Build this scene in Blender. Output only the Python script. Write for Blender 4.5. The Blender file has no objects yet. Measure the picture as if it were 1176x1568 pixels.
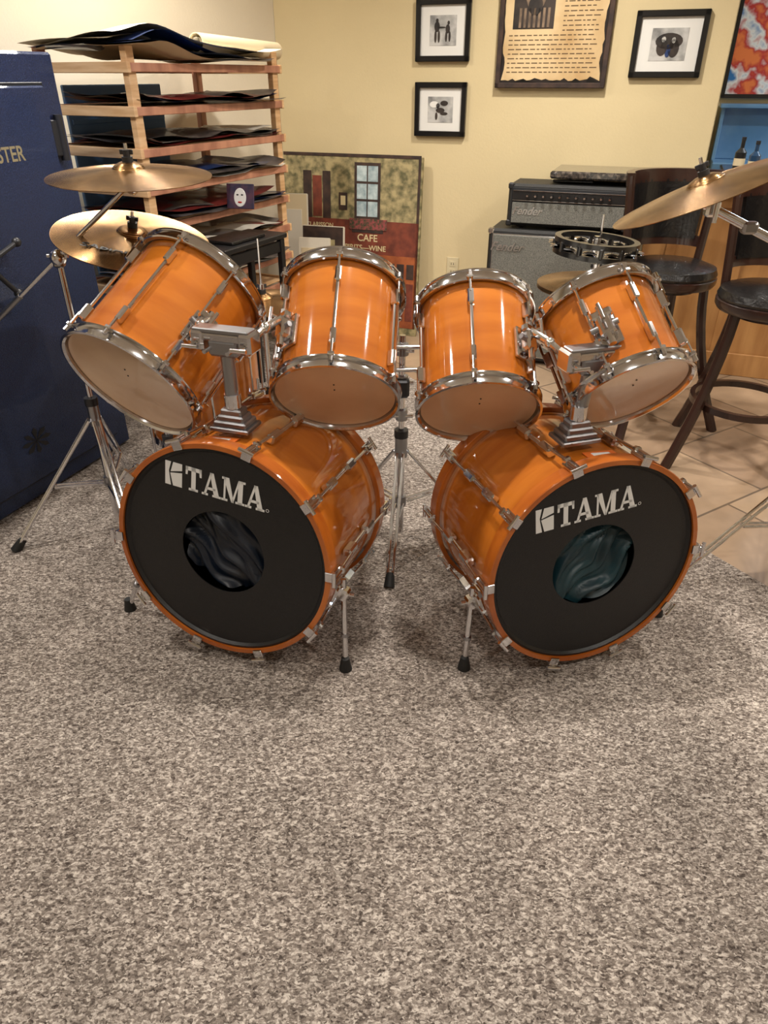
import bpy, math, random
from mathutils import Vector, Matrix, noise
random.seed(7)
S=bpy.context.scene
S.view_settings.view_transform='Standard'
S.view_settings.look='None'
V=Vector
def lin(c):
    return tuple(((x/255)/12.92 if x/255<=.04045 else ((x/255+.055)/1.055)**2.4) for x in c)+(1,)
# ---------------- materials ----------------
def mat(name,col,rough=.5,metal=0,coat=0,col2=None,nscale=8,stretch=(1,1,1),bump=0,bscale=None,detail=4,emit=0,spec=.5,lo=.35,hi=.65,sheen=0,cr=.04,cior=1.5):
    m=bpy.data.materials.new(name); m.use_nodes=True
    nt=m.node_tree; p=nt.nodes['Principled BSDF']
    p.inputs['Base Color'].default_value=lin(col)
    p.inputs['Roughness'].default_value=rough
    p.inputs['Metallic'].default_value=metal
    p.inputs['Coat Weight'].default_value=coat
    p.inputs['Coat Roughness'].default_value=cr
    p.inputs['Coat IOR'].default_value=cior
    p.inputs['Specular IOR Level'].default_value=spec
    p.inputs['Sheen Weight'].default_value=sheen
    if emit:
        p.inputs['Emission Color'].default_value=lin(col); p.inputs['Emission Strength'].default_value=emit
    if col2 or bump:
        tc=nt.nodes.new('ShaderNodeTexCoord'); mp=nt.nodes.new('ShaderNodeMapping')
        mp.inputs['Scale'].default_value=stretch
        nt.links.new(tc.outputs['Object'],mp.inputs['Vector'])
        n=nt.nodes.new('ShaderNodeTexNoise'); n.inputs['Scale'].default_value=nscale; n.inputs['Detail'].default_value=detail
        nt.links.new(mp.outputs[0],n.inputs['Vector'])
        if col2:
            r=nt.nodes.new('ShaderNodeValToRGB')
            r.color_ramp.elements[0].position=lo; r.color_ramp.elements[1].position=hi
            r.color_ramp.elements[0].color=lin(col); r.color_ramp.elements[1].color=lin(col2)
            nt.links.new(n.outputs['Fac'],r.inputs[0]); nt.links.new(r.outputs[0],p.inputs['Base Color'])
        if bump:
            n2=n
            if bscale:
                n2=nt.nodes.new('ShaderNodeTexNoise'); n2.inputs['Scale'].default_value=bscale; n2.inputs['Detail'].default_value=3
                nt.links.new(mp.outputs[0],n2.inputs['Vector'])
            b=nt.nodes.new('ShaderNodeBump'); b.inputs['Strength'].default_value=bump; b.inputs['Distance'].default_value=.01
            nt.links.new(n2.outputs['Fac'],b.inputs['Height']); nt.links.new(b.outputs[0],p.inputs['Normal'])
    return m
M={}
M['shell']=mat('amber_lacquered_maple',(160,82,14),.6,0,1,(190,110,32),3.2,(1,1,6),0,None,6,spec=.1,lo=.3,hi=.7,cr=.055,cior=1.75)
M['hoopwood']=mat('amber_hoop',(152,74,14),.5,0,1,(180,98,28),5,(1,1,4),spec=.15,cr=.06,cior=1.6)
M['chrome']=mat('chrome',(224,224,227),.10,1)
M['steel']=mat('brushed_steel',(160,160,163),.30,1)
M['darkmetal']=mat('dark_metal',(60,60,62),.4,.7)
M['rubber']=mat('black_rubber',(22,22,22),.6)
M['headblack']=mat('black_drum_head',(13,13,14),.38,0,0,(20,20,22),220,(1,1,1),.12,400)
M['headclear']=mat('tan_resonant_head',(200,162,126),.3,0,.9,(228,196,160),3,cr=.06,cior=1.6)
M['headwhite']=mat('coated_head',(225,222,212),.5)
M['white']=mat('white_print',(222,222,220),.5)
M['badge']=mat('badge',(235,120,50),.35,.2)
M['cloth']=mat('navy_satin',(7,12,22),.4,0,0,(14,26,42),12)
M['clothteal']=mat('teal_satin',(14,38,46),.4,0,0,(24,58,66),12)
M['inside']=mat('dark_inside',(10,10,10),.9)
M['wall']=mat('beige_wall_paint',(210,192,150),.85,0,0,(215,197,155),2,bump=.08,bscale=90)
M['wall2']=mat('cream_wall_paint',(222,210,186),.85,0,0,(226,214,190),2,bump=.08,bscale=90)
M['ceil']=mat('ceiling_paint',(225,220,208),.9,bump=.1,nscale=60)
M['trim']=mat('white_trim',(230,226,215),.5)
M['pine']=mat('pine_wood',(200,156,108),.55,0,.1,(224,186,140),6,(1,1,9))
M['pinedark']=mat('reddish_pine',(160,106,82),.55,0,.1,(194,138,108),6,(6,1,1))
M['safe']=mat('textured_navy_paint',(22,34,62),.36,.35,.2,(38,56,94),260,bump=.5,bscale=320)
M['safedark']=mat('safe_groove',(14,16,20),.5)
M['gold']=mat('gold_print',(176,160,120),.4,.4)
M['blackwood']=mat('espresso_wood',(34,18,14),.3,0,.4,(52,28,20),9,(1,1,.3))
M['leather']=mat('black_leather',(20,18,18),.3,0,.2,bump=.25,nscale=60)
M['tolex']=mat('black_tolex',(22,22,22),.5,0,0,(32,32,32),180,bump=.4,bscale=300)
M['grille']=mat('silver_sparkle_grille',(88,88,84),.55,.2,0,(134,134,126),260,(1,1,1),.3,300)
M['granite']=mat('dark_granite',(42,38,36),.15,0,.5,(120,108,96),60,detail=8,lo=.45,hi=.75)
M['barwood']=mat('bar_panel_wood',(160,112,64),.4,0,.3,(186,138,84),4,(4,4,.6))
M['frameblk']=mat('black_frame',(16,15,15),.3,0,.3)
M['matboard']=mat('white_mat_board',(226,224,218),.8)
M['grayphoto']=mat('gray_photo',(120,120,118),.5,0,0,(196,194,190),14)
M['darkphoto']=mat('dark_photo',(22,20,20),.5,0,0,(60,50,44),14)
M['parch']=mat('parchment',(186,152,104),.8,0,0,(216,190,146),5,bump=.2)
M['burn']=mat('burnt_edge',(30,20,14),.8)
M['ink']=mat('ink',(92,70,48),.8)
M['skin']=mat('portrait_skin',(96,80,66),.7,0,0,(140,118,96),20)
M['paper']=mat('white_paper',(206,200,186),.75,0,0,(228,222,208),5)
M['paper2']=mat('cream_paper',(214,196,160),.75)
M['dkpaper']=mat('dark_poster_print',(34,32,36),.45,0,.2,(110,102,98),9)
M['blpaper']=mat('blue_poster_print',(14,34,76),.4,0,.3,(34,60,110),5)
M['rdpaper']=mat('red_poster_print',(90,22,24),.5,0,.2,(130,40,36),7)
M['blueglow']=mat('blue_panel',(84,128,186),.6,0,0,(98,142,198),4)  # blue light on the wall behind the rack, put into the base colour
M['p_stone']=mat('painted_stone',(96,92,62),.7,0,0,(176,160,116),26,detail=7)
M['p_sign']=mat('painted_sign',(96,44,30),.7,0,0,(130,62,42),18)
M['p_door']=mat('painted_door',(132,64,30),.7,0,0,(166,90,46),16)
M['p_dark']=mat('painted_dark',(44,32,28),.7,0,0,(70,50,40),20)
M['p_win']=mat('painted_window',(130,150,156),.7,0,0,(190,204,204),22)
M['p_green']=mat('painted_leaves',(44,60,34),.7,0,0,(150,70,70),70)
M['p_cream']=mat('painted_cream',(214,196,150),.7)
M['canvas']=mat('canvas_white',(214,206,188),.8)
M['purple']=mat('painted_purple',(34,30,60),.6,0,0,(80,46,66),30)
M['red']=mat('red_paint',(170,36,30),.5)
M['tabletop']=mat('black_table',(24,23,24),.35,0,.2)
M['glassb']=mat('bottle_glass',(30,60,90),.08,0,.6)
M['glassg']=mat('bottle_green',(24,60,34),.08,0,.6)
M['cabinet']=mat('blue_bar_cabinet',(80,126,170),.3,0,.3,(126,166,200),3)
M['outlet']=mat('outlet_plastic',(210,196,160),.4)
M['lamp']=mat('lamp_glow',(255,240,215),.5,emit=6)
def poster_mat():
    m=mat('colour_poster',(40,110,170),.5,0,0,(225,120,60),9,detail=3)
    r=[n for n in m.node_tree.nodes if n.type=='VALTORGB'][0]
    e=r.color_ramp.elements.new(.45); e.color=lin((225,225,220))
    e=r.color_ramp.elements.new(.55); e.color=lin((180,40,40))
    return m
M['colposter']=poster_mat()
def cymbal_mat():
    m=mat('cymbal_bronze',(178,138,86),.24,1)
    nt=m.node_tree;p=nt.nodes['Principled BSDF']
    tc=nt.nodes.new('ShaderNodeTexCoord'); w=nt.nodes.new('ShaderNodeTexWave')
    w.wave_type='RINGS'; w.rings_direction='Z'; w.inputs['Scale'].default_value=90; w.inputs['Distortion'].default_value=.4
    nt.links.new(tc.outputs['Object'],w.inputs['Vector'])
    b=nt.nodes.new('ShaderNodeBump'); b.inputs['Strength'].default_value=.4; b.inputs['Distance'].default_value=.002
    nt.links.new(w.outputs['Fac'],b.inputs['Height']); nt.links.new(b.outputs[0],p.inputs['Normal'])
    n=nt.nodes.new('ShaderNodeTexNoise'); n.inputs['Scale'].default_value=9; n.inputs['Detail'].default_value=6
    nt.links.new(tc.outputs['Object'],n.inputs['Vector'])
    r=nt.nodes.new('ShaderNodeValToRGB'); r.color_ramp.elements[0].position=.3; r.color_ramp.elements[1].position=.7
    r.color_ramp.elements[0].color=lin((112,82,52)); r.color_ramp.elements[1].color=lin((184,146,100))
    nt.links.new(n.outputs['Fac'],r.inputs[0]); nt.links.new(r.outputs[0],p.inputs['Base Color'])
    return m
M['cymbal']=cymbal_mat()
def carpet_mat():
    m=bpy.data.materials.new('frieze_carpet'); m.use_nodes=True; nt=m.node_tree; p=nt.nodes['Principled BSDF']
    N=nt.nodes.new; Lk=nt.links.new
    p.inputs['Roughness'].default_value=.95; p.inputs['Specular IOR Level'].default_value=.08
    tc=N('ShaderNodeTexCoord')
    wn=N('ShaderNodeTexNoise'); wn.inputs['Scale'].default_value=90; wn.inputs['Detail'].default_value=2
    Lk(tc.outputs['Object'],wn.inputs['Vector'])
    mx0=N('ShaderNodeVectorMath'); mx0.operation='MULTIPLY_ADD'; mx0.inputs[1].default_value=(.016,.010,.016)
    Lk(wn.outputs['Color'],mx0.inputs[0]); Lk(tc.outputs['Object'],mx0.inputs[2])
    mp=N('ShaderNodeMapping'); mp.inputs['Scale'].default_value=(.8,1.25,1); Lk(mx0.outputs[0],mp.inputs[0])
    vo=N('ShaderNodeTexVoronoi'); vo.inputs['Scale'].default_value=230
    Lk(mp.outputs[0],vo.inputs['Vector'])
    sp=N('ShaderNodeSeparateColor'); Lk(vo.outputs['Color'],sp.inputs[0])
    n=N('ShaderNodeTexNoise'); n.inputs['Scale'].default_value=88; n.inputs['Detail'].default_value=5; n.inputs['Roughness'].default_value=.74
    Lk(mp.outputs[0],n.inputs['Vector'])
    a=N('ShaderNodeMath'); a.operation='MULTIPLY'; a.inputs[1].default_value=.34; Lk(sp.outputs[0],a.inputs[0])
    c=N('ShaderNodeMath'); c.operation='MULTIPLY_ADD'; c.inputs[1].default_value=1.0; Lk(n.outputs['Fac'],c.inputs[0]); Lk(a.outputs[0],c.inputs[2])
    r=N('ShaderNodeValToRGB'); cr=r.color_ramp
    cr.elements[0].position=.44; cr.elements[0].color=lin((76,67,62))
    cr.elements[1].position=.92; cr.elements[1].color=lin((216,205,194))
    e=cr.elements.new(.67); e.color=lin((141,130,121))
    Lk(c.outputs[0],r.inputs[0])
    n2=N('ShaderNodeTexNoise'); n2.inputs['Scale'].default_value=3.5; n2.inputs['Detail'].default_value=5
    Lk(tc.outputs['Object'],n2.inputs['Vector'])
    mr=N('ShaderNodeMapRange'); mr.inputs[1].default_value=.3; mr.inputs[2].default_value=.7; mr.inputs[3].default_value=.78; mr.inputs[4].default_value=1.1
    Lk(n2.outputs['Fac'],mr.inputs[0])
    mx=N('ShaderNodeMixRGB'); mx.blend_type='MULTIPLY'; mx.inputs[0].default_value=1
    Lk(r.outputs[0],mx.inputs[1]); Lk(mr.outputs[0],mx.inputs[2]); Lk(mx.outputs[0],p.inputs['Base Color'])
    b=N('ShaderNodeBump'); b.inputs['Strength'].default_value=.7; b.inputs['Distance'].default_value=.007
    Lk(c.outputs[0],b.inputs['Height']); Lk(b.outputs[0],p.inputs['Normal'])
    return m
M['carpet']=carpet_mat()
def tile_mat():
    m=bpy.data.materials.new('stone_tile'); m.use_nodes=True; nt=m.node_tree; p=nt.nodes['Principled BSDF']
    p.inputs['Roughness'].default_value=.35
    tc=nt.nodes.new('ShaderNodeTexCoord'); mp=nt.nodes.new('ShaderNodeMapping'); mp.inputs['Rotation'].default_value=(0,0,math.radians(-32))
    nt.links.new(tc.outputs['Object'],mp.inputs[0])
    b=nt.nodes.new('ShaderNodeTexBrick'); b.offset=.5; b.inputs['Scale'].default_value=1
    b.inputs['Brick Width'].default_value=.42; b.inputs['Row Height'].default_value=.42; b.inputs['Mortar Size'].default_value=.005
    b.inputs['Color1'].default_value=lin((166,142,116)); b.inputs['Color2'].default_value=lin((144,120,98)); b.inputs['Mortar'].default_value=lin((104,88,72))
    nt.links.new(mp.outputs[0],b.inputs['Vector'])
    n=nt.nodes.new('ShaderNodeTexNoise'); n.inputs['Scale'].default_value=7; n.inputs['Detail'].default_value=6
    nt.links.new(mp.outputs[0],n.inputs['Vector'])
    mr=nt.nodes.new('ShaderNodeMapRange'); mr.inputs[3].default_value=.6; mr.inputs[4].default_value=1.3
    nt.links.new(n.outputs['Fac'],mr.inputs[0])
    mx=nt.nodes.new('ShaderNodeMixRGB'); mx.blend_type='MULTIPLY'; mx.inputs[0].default_value=1
    nt.links.new(b.outputs['Color'],mx.inputs[1]); nt.links.new(mr.outputs[0],mx.inputs[2]); nt.links.new(mx.outputs[0],p.inputs['Base Color'])
    return m
M['tile']=tile_mat()

# ---------------- geometry builder ----------------
def frame(o,z,xh=(1,0,0)):
    z=V(z).normalized(); y=z.cross(V(xh)).normalized(); x=y.cross(z)
    m=Matrix((x,y,z)).transposed().to_4x4(); m.translation=V(o); return m
def basis(o,x,y,z):
    m=Matrix((V(x).normalized(),V(y).normalized(),V(z).normalized())).transposed().to_4x4(); m.translation=V(o); return m
I4=Matrix.Identity(4)
class B:
    def __init__(s): s.v=[];s.f=[];s.m=[];s.mats=[]
    def add(s,vs,fs,mt):
        if mt not in s.mats: s.mats.append(mt)
        k=s.mats.index(mt); o=len(s.v)
        s.v+= [V(a) for a in vs]
        for f in fs: s.f.append([o+i for i in f]); s.m.append(k)
    def box(s,c,size,mt,M=I4,bev=.003,rot=None):
        hx,hy,hz=[a/2 for a in size]; b=min(bev,hx*.45,hy*.45,hz*.45)
        T=M@Matrix.Translation(V(c))
        if rot is not None: T=T@rot
        vs=[];idx={}
        for sx in(-1,1):
            for sy in(-1,1):
                for sz in(-1,1):
                    idx[(sx,sy,sz)]=len(vs)
                    vs+= [V((sx*hx,sy*(hy-b),sz*(hz-b))),V((sx*(hx-b),sy*hy,sz*(hz-b))),V((sx*(hx-b),sy*(hy-b),sz*hz))]
        fs=[]
        for ax in range(3):
            o1,o2=[i for i in range(3) if i!=ax]
            for sg in(-1,1):
                q=[]
                for a,c2 in((-1,-1),(1,-1),(1,1),(-1,1)):
                    k=[0,0,0];k[ax]=sg;k[o1]=a;k[o2]=c2;q.append(idx[tuple(k)]+ax)
                fs.append(q)
            for a in(-1,1):
                for c2 in(-1,1):
                    k0=[0,0,0];k0[ax]=-1;k0[o1]=a;k0[o2]=c2;k1=list(k0);k1[ax]=1
                    i0=idx[tuple(k0)];i1=idx[tuple(k1)]
                    fs.append([i0+o1,i1+o1,i1+o2,i0+o2])
        for k,i in idx.items(): fs.append([i,i+1,i+2])
        out=[]
        for f in fs:
            c0=sum((vs[i] for i in f),V((0,0,0)))/len(f); n=(vs[f[1]]-vs[f[0]]).cross(vs[f[2]]-vs[f[1]])
            out.append(f if n.dot(c0)>0 else f[::-1])
        s.add([T@v for v in vs],out,mt)
    def lathe(s,prof,mt,M=I4,seg=48,closed=False):
        vs=[];n=len(prof)
        for i in range(seg):
            a=2*math.pi*i/seg
            for r,z in prof: vs.append(M@V((r*math.cos(a),r*math.sin(a),z)))
        fs=[]
        for i in range(seg):
            j=(i+1)%seg
            for k in range(n if closed else n-1):
                l=(k+1)%n
                if prof[k][0]<1e-6 and prof[l][0]<1e-6: continue
                if prof[k][0]<1e-6: fs.append([i*n+k,j*n+l,i*n+l])
                elif prof[l][0]<1e-6: fs.append([i*n+k,j*n+k,i*n+l])
                else: fs.append([i*n+k,j*n+k,j*n+l,i*n+l])
        s.add(vs,fs,mt)
    def cyl(s,p1,p2,r,mt,r2=None,seg=14):
        p1=V(p1);p2=V(p2);d=p2-p1
        if d.length<1e-6:return
        xh=(1,0,0) if abs(d.normalized().x)<.9 else (0,1,0)
        s.lathe([(0,0),(r,0),(r if r2 is None else r2,d.length),(0,d.length)],mt,frame(p1,d,xh),seg)
    def tube(s,pts,r,mt,seg=10,flat=None):
        pts=[V(p) for p in pts];n=len(pts);vs=[]
        rs=r if isinstance(r,(list,tuple)) else [r]*n
        t0=(pts[1]-pts[0]).normalized(); x=t0.orthogonal().normalized()
        for i,p in enumerate(pts):
            t=(pts[min(i+1,n-1)]-pts[max(i-1,0)]).normalized()
            x=(x-t*x.dot(t)).normalized(); y=t.cross(x)
            for k in range(seg):
                a=2*math.pi*k/seg; vs.append(p+x*math.cos(a)*rs[i]+y*math.sin(a)*rs[i])
        fs=[[i*seg+k,i*seg+(k+1)%seg,(i+1)*seg+(k+1)%seg,(i+1)*seg+k] for i in range(n-1) for k in range(seg)]
        fs+= [list(range(seg))[::-1],[(n-1)*seg+k for k in range(seg)]]
        s.add(vs,fs,mt)
    def ball(s,c,r,mt,seg=14,sc=(1,1,1),M=I4):
        pr=[(r*math.sin(math.pi*k/8),-r*math.cos(math.pi*k/8)) for k in range(9)]
        pr[0]=(0,-r);pr[-1]=(0,r)
        T=M@Matrix.Translation(V(c))@Matrix.Diagonal((sc[0],sc[1],sc[2],1))
        s.lathe(pr,mt,T,seg)
    def poly(s,pts,mt,M=I4,th=0):
        n=len(pts)
        top=[M@V((p[0],p[1],th)) for p in pts]
        if th:
            bot=[M@V((p[0],p[1],0)) for p in pts]
            s.add(top+bot,[list(range(n))]+[[i,n+i,n+(i+1)%n,(i+1)%n] for i in range(n)],mt)
        else: s.add(top,[list(range(n))],mt)
    def sheet(s,M,w,d,amp,seed,mt,nx=22,ny=14,curl=0,fr=5,arch=0):
        vs=[]
        for i in range(nx+1):
            for j in range(ny+1):
                x=(i/nx-.5)*w;y=(j/ny-.5)*d
                z=amp*(noise.noise(V((x*fr+seed,y*fr*.8,seed*1.7)))+.35)
                if curl:
                    e=max(0,abs(x)/(w/2)-.75)*4; z+=curl*e*e*(1+.5*math.sin(seed*3))
                if arch: z+=arch*math.exp(-((x+.30)/.16)**2)*(1-.6*(j/ny))
                vs.append(M@V((x,y,max(z,0))))
        fs=[[i*(ny+1)+j,(i+1)*(ny+1)+j,(i+1)*(ny+1)+j+1,i*(ny+1)+j+1] for i in range(nx) for j in range(ny)]
        s.add(vs,fs,mt)
    def make(s,name,loc=None,parent=None,M4=None,ang=35,W=False):
        me=bpy.data.meshes.new(name)
        if M4 is None:
            if loc is None:
                loc=sum(s.v,V((0,0,0)))/len(s.v)
            loc=V(loc); M4=Matrix.Translation(loc)
            vs=[v-loc for v in s.v]
        elif W:
            iv=M4.inverted(); vs=[iv@v for v in s.v]
        else: vs=s.v
        me.from_pydata([tuple(v) for v in vs],[],s.f)
        for k in s.mats: me.materials.append(M[k])
        for p,k in zip(me.polygons,s.m): p.material_index=k; p.use_smooth=True
        me.update(); me.set_sharp_from_angle(angle=math.radians(ang))
        o=bpy.data.objects.new(name,me); S.collection.objects.link(o)
        if parent is not None:
            o.parent=parent; o.matrix_basis=mw[parent.name].inverted()@M4
        else: o.matrix_basis=M4
        mw[o.name]=M4.copy()
        return o
mw={}
def text(name,st,size,M4,mt,parent,off=0,extr=.0004,shear=0,sx=1):
    cu=bpy.data.curves.new(name,'FONT'); cu.body=st; cu.size=size; cu.extrude=extr; cu.offset=off; cu.shear=shear
    cu.align_x='CENTER'; cu.align_y='CENTER'
    t=bpy.data.objects.new(name+'_t',cu); S.collection.objects.link(t)
    bpy.context.view_layer.update()
    me=bpy.data.meshes.new_from_object(t.evaluated_get(bpy.context.evaluated_depsgraph_get()))
    bpy.data.objects.remove(t)
    me.name=name; me.materials.clear(); me.materials.append(M[mt])
    for v in me.vertices: v.co.x*=sx
    o=bpy.data.objects.new(name,me); S.collection.objects.link(o)
    o.parent=parent; o.matrix_basis=mw[parent.name].inverted()@M4
    return o

# ---------------- room ----------------
R=V((.94,-.342,0)).normalized(); F=V((.342,.94,0)).normalized(); UP=V((0,0,1))
H=2.32
def wall(name,p1,p2,mt,z0=0,z1=H,th=.1):
    p1=V((*p1,0));p2=V((*p2,0));d=(p2-p1);L=d.length;d.normalize();n=V((-d.y,d.x,0))
    b=B(); b.box((L/2,th/2,(z0+z1)/2),(L,th,z1-z0),mt,basis(p1,d,n,UP),bev=.001); return b.make(name)
C0=(-.605,4.746); C1=(1.61,3.94); C2=(1.918,4.786); C3=(3.6,4.174)
D1=(-3.2,2.151)
wall('wall_back',C0,C1,'wall')
wall('wall_left',D1,C0,'wall2')
wall('wall_side',(-3.2,-2.3),D1,'wall2')
wall('wall_passage',C1,C2,'wall')
wall('wall_bar',C2,C3,'wall')
wall('wall_right',C3,(3.6,-2.3),'wall2')
wall('wall_front',(3.6,-2.3),(-3.2,-2.3),'wall2')
def flat(name,pts,mt,z=0,th=0):
    me=bpy.data.meshes.new(name); me.from_pydata([(x,y,z) for x,y in pts],[],[list(range(len(pts)))])
    me.materials.append(M[mt]); o=bpy.data.objects.new(name,me); S.collection.objects.link(o); return o
flat('floor',[(-3.2,-2.3),(3.6,-2.3),(-.52,4.715+.03),(-.605,4.746),(-3.2,2.151)],'carpet')
flat('floor_tile',[(3.6,-2.3),C3,C2,C1,(-.52,4.745)],'tile')
flat('ceiling',[(-3.2,-2.3),(-3.2,2.151),C0,C1,C2,C3,(3.6,-2.3)],'ceil',H)
def base(name,p1,p2):
    p1=V((*p1,0));p2=V((*p2,0));d=p2-p1;L=d.length;d.normalize();n=V((-d.y,d.x,0))
    b=B(); b.box((L/2,-.008,.05),(L-.02,.015,.1),'trim',basis(p1,d,n,UP)); b.make(name)
base('baseboard_back',(-.58,4.737),(1.3,4.053))
base('baseboard_left',D1,C0)

# ---------------- drums ----------------
LET={'T':(.8,[[(0,.84),(.8,.84),(.8,1),(0,1)],[(0,.66),(.09,.66),(.13,1),(0,1)],[(.71,.66),(.8,.66),(.8,1),(.67,1)],[(.29,0),(.51,0),(.51,1),(.29,1)],[(.17,0),(.63,0),(.63,.1),(.17,.1)]]),
'A':(.95,[[(.08,0),(.19,0),(.50,1),(.40,1)],[(.38,1),(.56,1),(.88,0),(.62,0)],[(.2,.26),(.68,.26),(.68,.37),(.2,.37)],[(0,0),(.31,0),(.31,.09),(0,.09)],[(.53,0),(.95,0),(.95,.09),(.53,.09)]]),
'M':(1.14,[[(.1,0),(.19,0),(.19,1),(.1,1)],[(.06,1),(.34,1),(.62,.0),(.50,0)],[(.50,0),(.60,0),(.88,1),(.80,1)],[(.80,0),(1.03,0),(1.03,1),(.80,1)],[(0,0),(.3,0),(.3,.09),(0,.09)],[(.70,0),(1.14,0),(1.14,.09),(.70,.09)],[(0,.91),(.2,.91),(.2,1),(0,1)],[(.9,.91),(1.14,.91),(1.14,1),(.9,1)]])}
def serif_word(word,T,sx,sy,mt,parent):
    b=B(); W=sum(LET[c][0] for c in word)+.03*(len(word)-1); x=-W/2
    for c in word:
        for p in LET[c][1]: b.poly([((x+a)*sx,(q-.5)*sy) for a,q in p],mt,T,.0008)
        x+=LET[c][0]+.03
    mx=-W/2*sx-.033
    for p in([(-.024,-.5*sy),(-.008,-.5*sy),(-.014,.1*sy),(-.008,.5*sy),(-.024,.5*sy)],[(-.002,.5*sy),(.023,.5*sy),(.023,.22*sy),(-.009,.08*sy)],[(-.010,.02*sy),(.023,.12*sy),(.023,-.5*sy),(-.002,-.5*sy)]):
        b.poly([(mx+a,q) for a,q in p],mt,T,.0008)
    b.lathe([(.003,.0008),(.0045,.0008)],mt,T@Matrix.Translation((W/2*sx+.008,-.4*sy,0)),12)
    b.make('head_lettering',None,parent)
def bass(name,c,phi,tilt,D,cloth,logo,foots,postpt,blockpt,R0=.30,clothside=1):
    ph=math.radians(phi);ti=math.radians(tilt)
    n=V((-math.sin(ph)*math.cos(ti),-math.cos(ph)*math.cos(ti),math.sin(ti)))
    x=UP.cross(n).normalized(); y=n.cross(x)
    T=basis(c,x,y,n)
    b=B()
    b.lathe([(R0-.018,-.03),(R0-.018,-D+.03)],'shell',T,96)
    b.lathe([(R0-.028,-.03),(R0-.028,-D+.03)],'inside',T,64)
    for z0,z1 in((0,-.042),(-D+.042,-D)):
        b.lathe([(R0-.014,z0),(R0-.002,z0),(R0,z0-.002),(R0,z1+.002),(R0-.002,z1),(R0-.014,z1)],'hoopwood',T,96,True)
    for z0 in(-.046,-D+.046):
        b.lathe([(R0-.018,z0-.003),(R0-.012,z0-.003),(R0-.012,z0+.003),(R0-.018,z0+.003)],'chrome',T,96,True)
    zc=-.012; ro=R0-.0145; ri=.116
    b.lathe([(ro,zc-.03),(ro,zc+.006),(ro-.006,zc+.007),(ro-.012,zc),(ri,zc),(ri,zc-.003)],'headblack',T,96)
    b.lathe([(ro,-D+.02),(ro-.01,-D+.014),(0,-D+.014)],'headwhite',T,64)
    ob=b.make(name,None,None,T,W=True)
    b=B(); vs=[];nr,na=26,110; ca,sa=math.cos(.75*clothside),math.sin(.75*clothside)
    for i in range(nr+1):
        r=.124*i/nr
        for k in range(na):
            a=2*math.pi*k/na; px=r*math.cos(a);py=r*math.sin(a)
            u=px*ca+py*sa; w_=-px*sa+py*ca; wob=noise.noise(V((u*6,w_*9,clothside)))
            z=-.040+.034*noise.noise(V((u*30+wob*1.6,w_*5.5,clothside*1.7)))+.018*noise.noise(V((u*64+wob*4,w_*10,3.1)))
            vs.append(T@V((px,py,min(z,-.014))))
    fs=[[i*na+k,i*na+(k+1)%na,(i+1)*na+(k+1)%na,(i+1)*na+k] for i in range(nr) for k in range(na)]
    b.add(vs,fs,cloth); b.make('port_cloth',None,ob,ang=180)
    b=B(); nl=10
    for k in range(nl):
        a=math.radians(90+18+36*k)
        Tl=T@Matrix.Rotation(a-math.pi/2,4,'Z')
        for zc,sg in((-.021,1),(-D+.021,-1)):
            b.box((0,R0+.004,zc),(.026,.010,.052),'chrome',Tl,.003)
            b.box((0,R0-.002,zc+sg*.025),(.026,.022,.006),'chrome',Tl,.002)
            b.box((0,R0+.010,zc-sg*.022),(.020,.020,.016),'chrome',Tl,.004)
            b.cyl(Tl@V((0,R0+.012,zc-sg*.03)),Tl@V((0,R0+.012,zc+sg*.030)),.0055,'chrome')
            b.cyl(Tl@V((-.020,R0+.013,zc+sg*.032)),Tl@V((.020,R0+.013,zc+sg*.032)),.005,'chrome')
            b.cyl(Tl@V((0,R0+.012,zc)),Tl@V((0,R0+.006,zc-sg*.11)),.0042,'chrome')
            b.box((0,R0-.004,zc-sg*.125),(.022,.026,.055),'chrome',Tl,.008)
        b.cyl(Tl@V((0,R0-.004,-.12)),Tl@V((0,R0-.004,-D+.12)),.006,'chrome')
    for fx,fy,ax in foots:
        a=math.radians(ax); p=T@V(((R0-.018)*math.cos(a),(R0-.018)*math.sin(a),-.10)); o=T.to_3x3()@V((math.cos(a),math.sin(a),0))
        Tb=frame(p,o,n)
        b.box((0,0,.010),(.07,.045,.022),'chrome',Tb,.005); b.box((0,0,.030),(.035,.035,.035),'chrome',Tb,.006)
        q=p+o*.034; foot=V((fx,fy,.014))
        b.cyl(q+(q-foot).normalized()*.04,foot,.0075,'chrome')
        mid=q.lerp(foot,.55); b.cyl(mid,mid.lerp(foot,.1),.011,'steel')
        b.cyl(foot+V((0,0,.025)),V((fx,fy,0)),.011,'rubber',.018)
        b.cyl(q+x*.03,q-x*.03,.006,'chrome')
    b.make('tension_hardware',None,ob)
    b=B(); pp=V(postpt);bp=V(blockpt)
    for k,(w,h) in enumerate(((.105,.012),(.088,.016),(.07,.02),(.056,.026))):
        b.box((0,0,.0+.012*k),(w,w*.72,h),'steel',basis(pp,x,V((-x.y,x.x,0)),UP),.004)
    b.cyl(pp+V((0,0,.02)),bp+V((0,0,.01)),.0165,'steel',seg=20)
    b.cyl(pp+V((0,0,.05)),pp+V((0,0,.085)),.021,'chrome',seg=20)
    Tb=basis(bp,x,V((-x.y,x.x,0)),UP)
    b.box((0,0,-.012),(.075,.045,.04),'steel',Tb,.006)
    b.box((0,0,.014),(.155,.05,.022),'chrome',Tb,.005)
    b.box((0,-.004,.03),(.145,.04,.01),'steel',Tb,.003)
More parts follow.
